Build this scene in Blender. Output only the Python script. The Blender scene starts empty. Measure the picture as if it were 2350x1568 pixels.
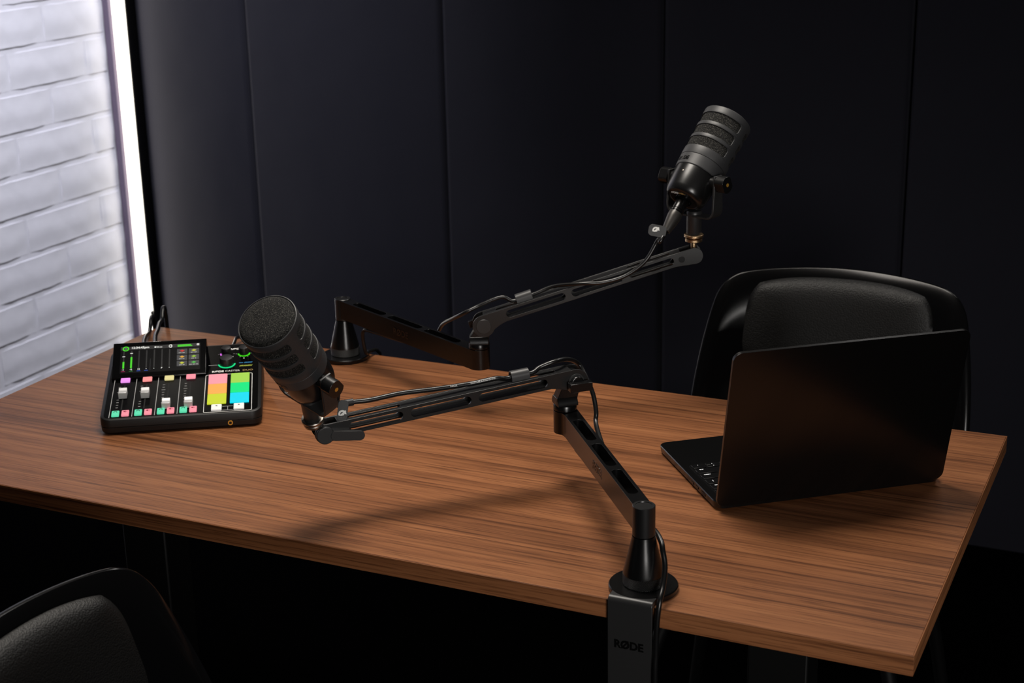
import bpy, bmesh, math, random
from mathutils import Vector, Matrix, noise
random.seed(7)
SC = bpy.context.scene
COL = SC.collection
V = Vector
R_ = math.radians

# ------------------------------------------------------------------ camera
FPX = 3593.2717
RCAM = Matrix(((0.909327, 0.109359, -0.401455), (0.415623, -0.284106, 0.864026), (-0.019567, -0.952536, -0.303798)))
CAM = V((.9534, -1.795, 1.54))
cd = bpy.data.cameras.new('camera'); cam = bpy.data.objects.new('camera', cd); COL.objects.link(cam)
cam.matrix_world = Matrix.Translation(CAM) @ (RCAM @ Matrix(((1, 0, 0), (0, -1, 0), (0, 0, -1)))).to_4x4()
cd.sensor_width = 36; cd.sensor_fit = 'HORIZONTAL'; cd.lens = FPX * 36 / 2350
cd.clip_start = .05; cd.clip_end = 50
cd.dof.use_dof = True; cd.dof.focus_distance = 1.98; cd.dof.aperture_fstop = 9.0
SC.camera = cam

# ------------------------------------------------------------------ world, lights, exposure
SC.view_settings.view_transform = 'Standard'; SC.view_settings.look = 'None'
SC.view_settings.exposure = 0; SC.view_settings.gamma = 1; SC.view_settings.use_curve_mapping = False
w = bpy.data.worlds.new('world'); SC.world = w; w.use_nodes = True
w.node_tree.nodes['Background'].inputs[0].default_value = (.5, .55, .7, 1)
w.node_tree.nodes['Background'].inputs[1].default_value = .004

def area(name, loc, target, sx, sy, power, color=(1, 1, 1), spread=180):
    l = bpy.data.lights.new(name, 'AREA'); l.shape = 'RECTANGLE'; l.size = sx; l.size_y = sy
    l.energy = power; l.color = color; l.spread = R_(spread)
    o = bpy.data.objects.new(name, l); COL.objects.link(o); o.location = loc
    o.rotation_euler = (V(target) - V(loc)).to_track_quat('-Z', 'Y').to_euler()
    return o
area('overhead_softbox', (-.05, .04, 2.3), (0.03, -.04, .74), .75, .5, 11.5, (1, .93, .84), 110)
area('side_softbox', (1.75, -2.05, 1.25), (.4, .0, .9), .6, .8, 5.5, (1, .96, .92), 80)
area('back_strip', (.90, 1.25, 2.45), (.4, -.1, .8), .85, .18, 3.2, (1, .96, .92), 110)
area('wall_wash', (-.75, .75, 2.6), (-1.75, 1.25, .75), .5, .5, 11, (.90, .90, 1), 75)

# ------------------------------------------------------------------ materials
def lin(r, g, b):
    f = lambda c: (c / 255 / 12.92) if c / 255 <= .04045 else ((c / 255 + .055) / 1.055) ** 2.4
    return (f(r), f(g), f(b))
MATS = {}
def mat(name, base, rough=.5, metal=0., spec=.5, emit=None, es=1., bump=None, coat=0., coat_rough=.1):
    m = bpy.data.materials.new(name); m.use_nodes = True; nt = m.node_tree; b = nt.nodes['Principled BSDF']
    b.inputs['Base Color'].default_value = (*base, 1); b.inputs['Roughness'].default_value = rough
    b.inputs['Metallic'].default_value = metal; b.inputs['Specular IOR Level'].default_value = spec
    b.inputs['Coat Weight'].default_value = coat; b.inputs['Coat Roughness'].default_value = coat_rough
    if emit: b.inputs['Emission Color'].default_value = (*emit, 1); b.inputs['Emission Strength'].default_value = es
    if bump:
        sc, st, dist = bump
        tc = nt.nodes.new('ShaderNodeTexCoord'); n = nt.nodes.new('ShaderNodeTexNoise'); bp = nt.nodes.new('ShaderNodeBump')
        n.inputs['Scale'].default_value = sc; n.inputs['Detail'].default_value = 3
        bp.inputs['Strength'].default_value = st; bp.inputs['Distance'].default_value = dist
        nt.links.new(tc.outputs['Object'], n.inputs['Vector']); nt.links.new(n.outputs[0], bp.inputs['Height'])
        nt.links.new(bp.outputs[0], b.inputs['Normal'])
    MATS[name] = m
    return m
ANOD = mat('black_anodised', (.0032, .0032, .0034), .25, 0, .45, bump=(1500, .05, .0005))
POSTM = mat('black_post', (.006, .006, .0063), .34, 0, .6)
BEAM = mat('black_beam_coat', (.008, .008, .0083), .32, 0, .55, bump=(1500, .05, .0005))
SATIN = mat('black_satin_powder', (.018, .018, .0185), .38, 0, .5, bump=(2200, .12, .0005))
GLOSSBLK = mat('gloss_black', (.0018, .0018, .002), .14, 0, .45)
FACEPLATE = mat('mixer_faceplate', (.0010, .0010, .0012), .22, 0, .10)
MIXSHELL = mat('mixer_shell', (.0065, .0063, .0063), .45, 0, .35, bump=(1800, .15, .0005))
LETTER = mat('dark_lettering', (.002, .002, .002), .25, 0, .4)
WHITEPRINT = mat('white_print', (.75, .75, .73), .6)
GOLDPRINT = mat('gold_print', (.42, .27, .10), .5)
MICGREY = mat('mic_grille_grey', (.030, .0305, .0325), .48, 0, .5, bump=(2600, .1, .0004))
MICBLK = mat('mic_body_black', (.005, .005, .0053), .28, 0, .5)
BRASS = mat('worn_brass', (.55, .38, .22), .35, 1., .5, bump=(900, .4, .001))
NICKEL = mat('brushed_nickel', (.42, .38, .34), .32, 1., .5)
GOLD = mat('gold_dot', (.75, .40, .06), .35, .6, .5)
RUBBER = mat('cable_rubber', (.004, .004, .0043), .32, 0, .5)
STRAP = mat('rubber_strap', (.012, .012, .013), .5, 0, .45)
CLIPM = mat('clip_plastic', (.03, .03, .031), .42, 0, .5)
CONN = mat('connector_metal', (.05, .047, .044), .38, .6, .5)
LIDM = mat('laptop_space_black', (.0022, .0020, .0020), .24, 0, .65)
LAPBASE = mat('laptop_base_black', (.002, .002, .002), .25, 0, .55)
KEYM = mat('laptop_key', (.001, .001, .0012), .35, 0, .3)
PADM = mat('trackpad', (.006, .006, .007), .2)
SHELLP = mat('chair_shell_plastic', (.0025, .0025, .0028), .16, 0, .25, bump=(400, .03, .0005))
STEEL = mat('black_steel', (.003, .003, .0033), .6, 0, .2)
BLACKSTEEL = mat('table_leg_black', (.0025, .0025, .0025), .5, 0, .3)

def nodes_mat(name):
    m = bpy.data.materials.new(name); m.use_nodes = True; nt = m.node_tree
    def N(t, **kw):
        n = nt.nodes.new('ShaderNode' + t)
        for k, v in kw.items(): setattr(n, k, v)
        return n
    return m, nt, nt.nodes['Principled BSDF'], N, nt.links.new
def ramp(N, pts):
    r = N('ValToRGB'); e = r.color_ramp.elements
    while len(e) < len(pts): e.new(.5)
    for el, (p, c) in zip(e, pts): el.position = p; el.color = (*c, 1)
    return r

def wood(name, axis_map, seed):
    m, nt, b, N, L = nodes_mat(name)
    tc = N('TexCoord')
    def streak(sc, detail, off, rough=.6, dist=0.):
        mp = N('Mapping'); mp.inputs['Scale'].default_value = sc; mp.inputs['Location'].default_value = off
        L(tc.outputs['Object'], mp.inputs['Vector'])
        n = N('TexNoise'); n.inputs['Scale'].default_value = 1; n.inputs['Detail'].default_value = detail
        n.inputs['Roughness'].default_value = rough; n.inputs['Distortion'].default_value = dist
        L(mp.outputs[0], n.inputs['Vector']); return n
    a = axis_map
    n1 = streak([a[i](.55, 34, 34) for i in range(3)], 5, (seed, 3, 1), .66, .12)      # broad figure
    n2 = streak([a[i](.8, 150, 150) for i in range(3)], 4, (7, seed, 2), .6, .08)       # fine dark lines
    n3 = streak([a[i](14, 620, 620) for i in range(3)], 2, (1, 2, seed), .5)           # pores
    r1 = ramp(N, [(.28, (.115, .042, .0160)), (.44, (.200, .075, .0290)), (.58, (.262, .102, .0400)), (.74, (.315, .132, .0540))])
    L(n1.outputs[0], r1.inputs[0])
    r2 = ramp(N, [(.36, (.40, .36, .34)), (.43, (.80, .78, .76)), (.50, (1, 1, 1))])
    L(n2.outputs[0], r2.inputs[0])
    r3 = ramp(N, [(.34, (.50, .46, .44)), (.48, (1, 1, 1))])
    L(n3.outputs[0], r3.inputs[0])
    m1 = N('MixRGB', blend_type='MULTIPLY'); m1.inputs[0].default_value = .9
    L(r1.outputs[0], m1.inputs[1]); L(r2.outputs[0], m1.inputs[2])
    m2 = N('MixRGB', blend_type='MULTIPLY'); m2.inputs[0].default_value = .9
    L(m1.outputs[0], m2.inputs[1]); L(r3.outputs[0], m2.inputs[2])
    L(m2.outputs[0], b.inputs['Base Color'])
    bp = N('Bump'); bp.inputs['Strength'].default_value = .12; bp.inputs['Distance'].default_value = .0008
    L(n3.outputs[0], bp.inputs['Height']); L(bp.outputs[0], b.inputs['Normal'])
    b.inputs['Roughness'].default_value = .48; b.inputs['Specular IOR Level'].default_value = .22
    return m
AX = [lambda l, s, t: l, lambda l, s, t: s, lambda l, s, t: t]
WOODX = wood('walnut_laminate', [lambda l, s, t: l, lambda l, s, t: s, lambda l, s, t: t], 2.0)
WOODY = wood('walnut_edge_band', [lambda l, s, t: s, lambda l, s, t: l, lambda l, s, t: t], 9.0)

def foam_mat():
    m, nt, b, N, L = nodes_mat('open_cell_foam')
    tc = N('TexCoord'); n = N('TexNoise'); n.inputs['Scale'].default_value = 1150; n.inputs['Detail'].default_value = 2
    vo = N('TexVoronoi'); vo.inputs['Scale'].default_value = 1250
    L(tc.outputs['Object'], n.inputs['Vector']); L(tc.outputs['Object'], vo.inputs['Vector'])
    r = ramp(N, [(.46, (.0006, .0006, .0006)), (.57, (.006, .0058, .0052)), (.68, (.13, .125, .11))])
    L(n.outputs[0], r.inputs[0]); L(r.outputs[0], b.inputs['Base Color'])
    bp = N('Bump'); bp.inputs['Strength'].default_value = .9; bp.inputs['Distance'].default_value = .0012
    L(vo.outputs['Distance'], bp.inputs['Height']); L(bp.outputs[0], b.inputs['Normal'])
    b.inputs['Roughness'].default_value = .85; b.inputs['Specular IOR Level'].default_value = .35
    return m
FOAM = foam_mat()

def leather_mat():
    m, nt, b, N, L = nodes_mat('grained_black_leather')
    tc = N('TexCoord'); vo = N('TexVoronoi'); vo.inputs['Scale'].default_value = 520
    L(tc.outputs['Object'], vo.inputs['Vector'])
    bp = N('Bump'); bp.inputs['Strength'].default_value = .5; bp.inputs['Distance'].default_value = .0008; bp.invert = True
    L(vo.outputs['Distance'], bp.inputs['Height']); L(bp.outputs[0], b.inputs['Normal'])
    b.inputs['Base Color'].default_value = (.0022, .0021, .0021, 1); b.inputs['Roughness'].default_value = .50; b.inputs['Specular IOR Level'].default_value = .4
    return m
LEATHER = leather_mat()

def fabric_mat():
    m, nt, b, N, L = nodes_mat('navy_acoustic_fabric')
    tc = N('TexCoord')
    n = N('TexNoise'); n.inputs['Scale'].default_value = 900; n.inputs['Detail'].default_value = 2
    L(tc.outputs['Object'], n.inputs['Vector'])
    r = ramp(N, [(.3, (.0075, .0076, .0125)), (.7, (.011, .0112, .0178))])
    L(n.outputs[0], r.inputs[0]); L(r.outputs[0], b.inputs['Base Color'])
    n2 = N('TexNoise'); n2.inputs['Scale'].default_value = 5; n2.inputs['Detail'].default_value = 2
    L(tc.outputs['Object'], n2.inputs['Vector'])
    ad = N('Math', operation='ADD'); ml = N('Math', operation='MULTIPLY'); ml.inputs[1].default_value = .02
    L(n.outputs[0], ml.inputs[0]); L(ml.outputs[0], ad.inputs[0]); L(n2.outputs[0], ad.inputs[1])
    bp = N('Bump'); bp.inputs['Strength'].default_value = .25; bp.inputs['Distance'].default_value = .02
    L(ad.outputs[0], bp.inputs['Height']); L(bp.outputs[0], b.inputs['Normal'])
    b.inputs['Roughness'].default_value = .85; b.inputs['Specular IOR Level'].default_value = .2
    b.inputs['Sheen Weight'].default_value = .06; b.inputs['Sheen Roughness'].default_value = .5; b.inputs['Sheen Tint'].default_value = (.8, .8, 1, 1)
    return m
FABRIC = fabric_mat()

def brick_mat(name, col):
    m, nt, b, N, L = nodes_mat(name)
    tc = N('TexCoord'); n = N('TexNoise'); n.inputs['Scale'].default_value = 22; n.inputs['Detail'].default_value = 6
    L(tc.outputs['Object'], n.inputs['Vector'])
    r = ramp(N, [(.3, tuple(c * .93 for c in col)), (.7, col)]); L(n.outputs[0], r.inputs[0]); L(r.outputs[0], b.inputs['Base Color'])
    bp = N('Bump'); bp.inputs['Strength'].default_value = .25; bp.inputs['Distance'].default_value = .004
    L(n.outputs[0], bp.inputs['Height']); L(bp.outputs[0], b.inputs['Normal'])
    b.inputs['Roughness'].default_value = .6
    return m
BRICK = brick_mat('white_painted_brick', (.71, .71, .76))
MORTAR = brick_mat('white_painted_mortar', (.70, .70, .75))
FLOORM = mat('black_carpet', (.0006, .0006, .0007), .95, 0, 0, bump=(300, .5, .003))
WALLM = mat('black_wall', (.006, .006, .007), .9, 0, .2)
LEDM = mat('led_diffuser', (.9, .9, .88), .5, emit=(1.0, .93, .80), es=3.0)
FRINGE = mat('led_trim_fringe', (.13, .10, .155), .5)  # purple imitates the colour fringing beside the bright bar
GLOW = lambda name, rgb, s=1.: mat(name, tuple(c * .15 for c in lin(*rgb)), .5, 0, .3, emit=lin(*rgb), es=s)

# ------------------------------------------------------------------ geometry helpers
def frame(x, z, loc=(0, 0, 0)):
    x = V(x).normalized(); z = V(z); z = (z - x * z.dot(x)).normalized(); y = z.cross(x)
    return Matrix.Translation(V(loc)) @ Matrix((x, y, z)).transposed().to_4x4()
I4 = Matrix.Identity(4)
T = Matrix.Translation
def merge(bm, tmp, M=I4):
    me = bpy.data.meshes.new('tmp'); tmp.to_mesh(me); tmp.free(); me.transform(M); bm.from_mesh(me); bpy.data.meshes.remove(me)
def box(bm, lo, hi, M=I4):
    t = bmesh.new(); bmesh.ops.create_cube(t, size=1)
    lo, hi = V(lo), V(hi); s = hi - lo; c = (lo + hi) / 2
    for v in t.verts: v.co = V((v.co.x * s.x, v.co.y * s.y, v.co.z * s.z)) + c
    merge(bm, t, M); return bm
def lathe(bm, prof, M=I4, seg=40):
    t = bmesh.new(); rings = []
    for r, z in prof:
        if r < 1e-6: rings.append([t.verts.new((0, 0, z))])
        else: rings.append([t.verts.new((r * math.cos(2 * math.pi * i / seg), r * math.sin(2 * math.pi * i / seg), z)) for i in range(seg)])
    for a, b in zip(rings, rings[1:]):
        for i in range(seg):
            j = (i + 1) % seg
            if len(a) == 1 and len(b) == 1: continue
            if len(a) == 1: t.faces.new((a[0], b[j], b[i]))
            elif len(b) == 1: t.faces.new((a[i], a[j], b[0]))
            else: t.faces.new((a[i], a[j], b[j], b[i]))
    bmesh.ops.recalc_face_normals(t, faces=t.faces); merge(bm, t, M); return bm
def cyl(bm, a, b, r, r2=None, seg=32, ch=0.):
    a, b = V(a), V(b); d = b - a; Ln = d.length; r2 = r if r2 is None else r2
    M = T(a) @ d.to_track_quat('Z', 'Y').to_matrix().to_4x4()
    pr = [(0, 0), (r - ch, 0), (r, ch), (r2, Ln - ch), (r2 - ch, Ln), (0, Ln)] if ch else [(0, 0), (r, 0), (r2, Ln), (0, Ln)]
    return lathe(bm, pr, M, seg)
def prism(bm, outer, holes, z0, z1, M=I4):
    t = bmesh.new(); ed = []
    for lp in [outer] + list(holes):
        vs = [t.verts.new((x, y, z0)) for x, y in lp]
        ed += [t.edges.new((vs[i], vs[(i + 1) % len(vs)])) for i in range(len(vs))]
    bmesh.ops.triangle_fill(t, use_beauty=True, use_dissolve=False, edges=ed, normal=(0, 0, 1))
    r = bmesh.ops.extrude_face_region(t, geom=t.faces[:])
    for v in [g for g in r['geom'] if isinstance(g, bmesh.types.BMVert)]: v.co.z = z1
    bmesh.ops.recalc_face_normals(t, faces=t.faces); merge(bm, t, M); return bm
def rrect(x0, y0, x1, y1, r, n=5):
    o = []
    for cx, cy, a in ((x1 - r, y1 - r, 0), (x0 + r, y1 - r, 90), (x0 + r, y0 + r, 180), (x1 - r, y0 + r, 270)):
        for k in range(n + 1):
            t = R_(a + 90 * k / n); o.append((cx + r * math.cos(t), cy + r * math.sin(t)))
    return o
def circ(cx, cy, r, n=24): return [(cx + r * math.cos(2 * math.pi * k / n), cy + r * math.sin(2 * math.pi * k / n)) for k in range(n)]
def arc(cx, cy, r, a0, a1, n=12): return [(cx + r * math.cos(R_(a0 + (a1 - a0) * k / n)), cy + r * math.sin(R_(a0 + (a1 - a0) * k / n))) for k in range(n + 1)]
def catmull(pts, n=10):
    pts = [V(p) for p in pts]; P = [pts[0] * 2 - pts[1]] + pts + [pts[-1] * 2 - pts[-2]]; o = []
    for i in range(1, len(P) - 2):
        p0, p1, p2, p3 = P[i - 1:i + 3]
        for k in range(n):
            t = k / n
            o.append(.5 * ((2 * p1) + (p2 - p0) * t + (2 * p0 - 5 * p1 + 4 * p2 - p3) * t * t + (3 * p1 - p0 - 3 * p2 + p3) * t ** 3))
    return o + [pts[-1]]
def tube(bm, pts, r, seg=12, smooth=True, n=10):
    pts = catmull(pts, n) if smooth else [V(p) for p in pts]
    t = bmesh.new(); prev = None; rings = []
    nrm = None
    for i, p in enumerate(pts):
        d = (pts[min(i + 1, len(pts) - 1)] - pts[max(i - 1, 0)]).normalized()
        if nrm is None: nrm = d.orthogonal().normalized()
        nrm = (nrm - d * nrm.dot(d)).normalized(); b = d.cross(nrm)
        rr = r(i / (len(pts) - 1)) if callable(r) else r
        rings.append([t.verts.new(p + rr * (math.cos(2 * math.pi * k / seg) * nrm + math.sin(2 * math.pi * k / seg) * b)) for k in range(seg)])
    for a, b in zip(rings, rings[1:]):
        for k in range(seg): t.faces.new((a[k], a[(k + 1) % seg], b[(k + 1) % seg], b[k]))
    t.faces.new(rings[0][::-1]); t.faces.new(rings[-1])
    bmesh.ops.recalc_face_normals(t, faces=t.faces); merge(bm, t); return bm

def link(name, me, parent=None):
    o = bpy.data.objects.new(name, me); COL.objects.link(o)
    if parent: o.parent = parent
    return o
def finish(me, angle=35):
    me.polygons.foreach_set('use_smooth', [True] * len(me.polygons)); me.set_sharp_from_angle(angle=R_(angle)); me.update()
def part(name, bm, m, parent=None, bevel=0., label=None, angle=35, seg=2, kind=None):
    me = bpy.data.meshes.new(name); bm.to_mesh(me); bm.free(); me.materials.append(m); finish(me, angle)
    o = link(name, me, parent)
    if bevel:
        b = o.modifiers.new('bevel', 'BEVEL'); b.width = bevel; b.segments = seg; b.limit_method = 'ANGLE'; b.angle_limit = R_(40)
        b.harden_normals = False
    if label: o['label'] = label
    if kind: o['kind'] = kind
    return o
def tag(o, label, cat, group=None):
    o['label'] = label; o['category'] = cat
    if group: o['group'] = group
    return o
def thing(name, label, cat, loc=(0, 0, 0), rot=None, group=None):
    o = bpy.data.objects.new(name, None); COL.objects.link(o); o.empty_display_size = .05
    o.location = loc
    if rot is not None:
        o.rotation_mode = 'QUATERNION'; o.rotation_quaternion = rot
    return tag(o, label, cat, group)
NB = bmesh.new
def text_mesh(s, size, sx=1., bold=0., depth=.0003, align='CENTER', shear=0., space=1.):
    c = bpy.data.curves.new('t', 'FONT'); c.body = s; c.size = size; c.align_x = align; c.align_y = 'CENTER'
    c.extrude = depth / 2; c.offset = bold; c.resolution_u = 3; c.shear = shear; c.space_character = space
    o = bpy.data.objects.new('t', c); COL.objects.link(o)
    bpy.context.view_layer.update()
    me = bpy.data.meshes.new_from_object(o.evaluated_get(bpy.context.evaluated_depsgraph_get()))
    bpy.data.objects.remove(o); bpy.data.curves.remove(c)
    me.transform(Matrix.Diagonal((sx, 1, 1, 1))); me.materials.clear()
    return me
def text(name, s, size, M, m, parent, **kw):
    me = text_mesh(s, size, **kw); me.transform(M); me.materials.append(m); me.name = name
    return link(name, me, parent)

# photo pixel -> ray; a pixel gives a direction, the distance comes from a plane or a known neighbour
def ray(px, py): return (RCAM @ V((px - 1175, py - 784, FPX))).normalized()
def onplane(px, py, axis, val):
    d = ray(px, py); return CAM + d * ((val - CAM[axis]) / d[axis])
def nearest(px, py, q):
    d = ray(px, py); return CAM + d * (V(q) - CAM).dot(d)

ZT = .74
# ================================================================== SETTING
def struct(name, bm, m, bevel=0.):
    o = part(name, bm, m, None, bevel); o['kind'] = 'structure'; return o
fl = struct('floor', box(NB(), (-1.86, -3.2, -.05), (3.2, 1.68, 0)), FLOORM)
wb = struct('wall_back', box(NB(), (-1.86, 1.615, 0), (3.2, 1.68, 2.9)), WALLM)
# upholstered panels, each its own piece
seams = [-1.345, -.785, -.226, .329, .886, 1.443, 2.0, 2.557]
edges = [-1.695] + seams
for a, b in zip(edges, seams):
    first = a < -1.6
    t = NB(); g = .004
    x0, x1 = a + (0 if first else g), b - g
    y1, yf = 1.615, 1.5775
    rl = .034 if first else .010; rr = .010
    prof = [(x0, y1)] + [(x0 + rl + rl * math.cos(R_(q)), yf + rl + rl * math.sin(R_(q))) for q in range(180, 271, 10)]
    prof += [(x1 - rr + rr * math.cos(R_(q)), yf + rr + rr * math.sin(R_(q))) for q in range(270, 361, 15)] + [(x1, y1)]
    prism(t, prof, [], .0, 2.7)
    part('wall_panel', t, FABRIC, wb, angle=50)
wl = struct('wall_left', box(NB(), (-1.86, -.6, 0), (-1.7555, 1.547, 2.9)), MORTAR)
# individual painted bricks in running bond
def brick_mesh(seed, ln, h=.087):
    t = NB(); random.seed(seed); nx, nz = 14, 6
    grid = []
    for i in range(nx + 1):
        col = []
        for j in range(nz + 1):
            y = -ln / 2 + ln * i / nx; z = -h / 2 + h * j / nz
            e = min(i, nx - i) / 1.2; f = min(j, nz - j) / 1.1
            rnd = noise.noise(V((y * 30 + seed * 9, z * 30, seed)))
            x = .0042 + .0016 * rnd - (.0018 if e < 1 else 0) - (.0018 if f < 1 else 0)
            if j in (0, nz): z += .0016 * noise.noise(V((y * 45, seed * 3.1 + j, 2)))
            if i in (0, nx): y += .0018 * noise.noise(V((z * 60, seed * 2.1 + i, 5)))
            col.append(t.verts.new((x, y, z)))
        grid.append(col)
    for i in range(nx):
        for j in range(nz): t.faces.new((grid[i][j], grid[i + 1][j], grid[i + 1][j + 1], grid[i][j + 1]))
    bd = [e for e in t.edges if e.is_boundary]
    r = bmesh.ops.extrude_edge_only(t, edges=bd)
    for v in [g for g in r['geom'] if isinstance(g, bmesh.types.BMVert)]: v.co.x = -.001
    bmesh.ops.recalc_face_normals(t, faces=t.faces)
    me = bpy.data.meshes.new('brick'); t.to_mesh(me); t.free(); me.materials.append(BRICK); finish(me, 60); return me
PITCH, BL = .1022, .287
full = [brick_mesh(s, BL - .012) for s in range(1, 7)]
cut = {}
random.seed(3)
for row in range(-3, 22):
    z0 = .466 + (row - 1) * PITCH          # bed joint below the row
    zc = z0 + .5 * PITCH + .003
    if zc < .05 or zc > 2.75: continue
    par = (row % 2)
    off = 1.163 if par == 0 else 1.306
    k = math.floor((off + .6) / BL)
    y = off - k * BL
    ys = [y + i * BL for i in range(-1, 12)]
    for ya, yb in zip(ys, ys[1:]):
        lo, hi = max(ya, -.595), min(yb, 1.545)
        if hi - lo < .03: continue
        if hi - lo < BL - .001:
            key = round(hi - lo, 3)
            me = cut.setdefault(key, brick_mesh(11 + len(cut), hi - lo - .006))
        else: me = random.choice(full)
        o = link('brick', me, wl); o.location = (-1.7555, (lo + hi) / 2, zc)
        if random.random() < .5: o.rotation_euler = (math.pi, 0, 0)

# vertical LED batten in the corner between brick wall and panels
led = thing('led_batten', 'tall glowing warm white LED light bar upright in the corner by the brick wall', 'light', (-1.71, 1.58, 0))
part('channel', box(NB(), (-.0215, -.030, 0), (.0225, .035, 2.7)), GLOSSBLK, led, .001)
part('edge_trim', box(NB(), (-.0405, -.046, 0), (-.0222, .035, 2.7)), FRINGE, led, .001)  # trim set proud to keep the bar's glow off the bricks
part('diffuser', box(NB(), (-.0205, -.036, 0.002), (.0200, -.0301, 2.698)), LEDM, led, .002, label='glowing white diffuser')
# added area lamp at the bar, throwing extra glow along the fabric panels
al = area('led_batten_fill', (-1.6865, 1.548, 1.35), (-.6865, 1.448, 1.35), .010, 2.65, 3.0, (1, .92, .80), 150); al.parent = led; al.location = (.0236, -.032, 1.35)
# ================================================================== TABLE
TX, TY = .7202, .3347
tb = thing('table', 'walnut laminate rectangular desk carrying the laptop, mixer and boom arms', 'table', (0, 0, 0))
part('tabletop', box(NB(), (-TX + .0015, -TY + .0015, .7165), (TX - .0015, TY - .0015, .74)), WOODX, tb, .0004)
for lo, hi, m in (((-TX, -TY, .7165), (TX, -TY + .0014, .7398), WOODX), ((-TX, TY - .0014, .7165), (TX, TY, .7398), WOODX),
                  ((TX - .0014, -TY + .0015, .7165), (TX, TY - .0015, .7398), WOODY), ((-TX, -TY + .0015, .7165), (-TX + .0014, TY - .0015, .7398), WOODY)):
    part('edge_band', box(NB(), lo, hi), m, tb, .0004)
for s in (-1, 1):
    part('leg', box(NB(), (s * .50 - .04, -.03, .02), (s * .50 + .04, .03, .70)), BLACKSTEEL, tb, .003)
    part('foot', box(NB(), (s * .50 - .04, -.29, 0), (s * .50 + .04, .29, .03)), BLACKSTEEL, tb, .003)
    part('top_bracket', box(NB(), (s * .50 - .04, -.27, .69), (s * .50 + .04, .27, .7165)), BLACKSTEEL, tb, .002)
part('crossbar', box(NB(), (-.46, -.02, .62), (.46, .02, .68)), BLACKSTEEL, tb, .002)

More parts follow.
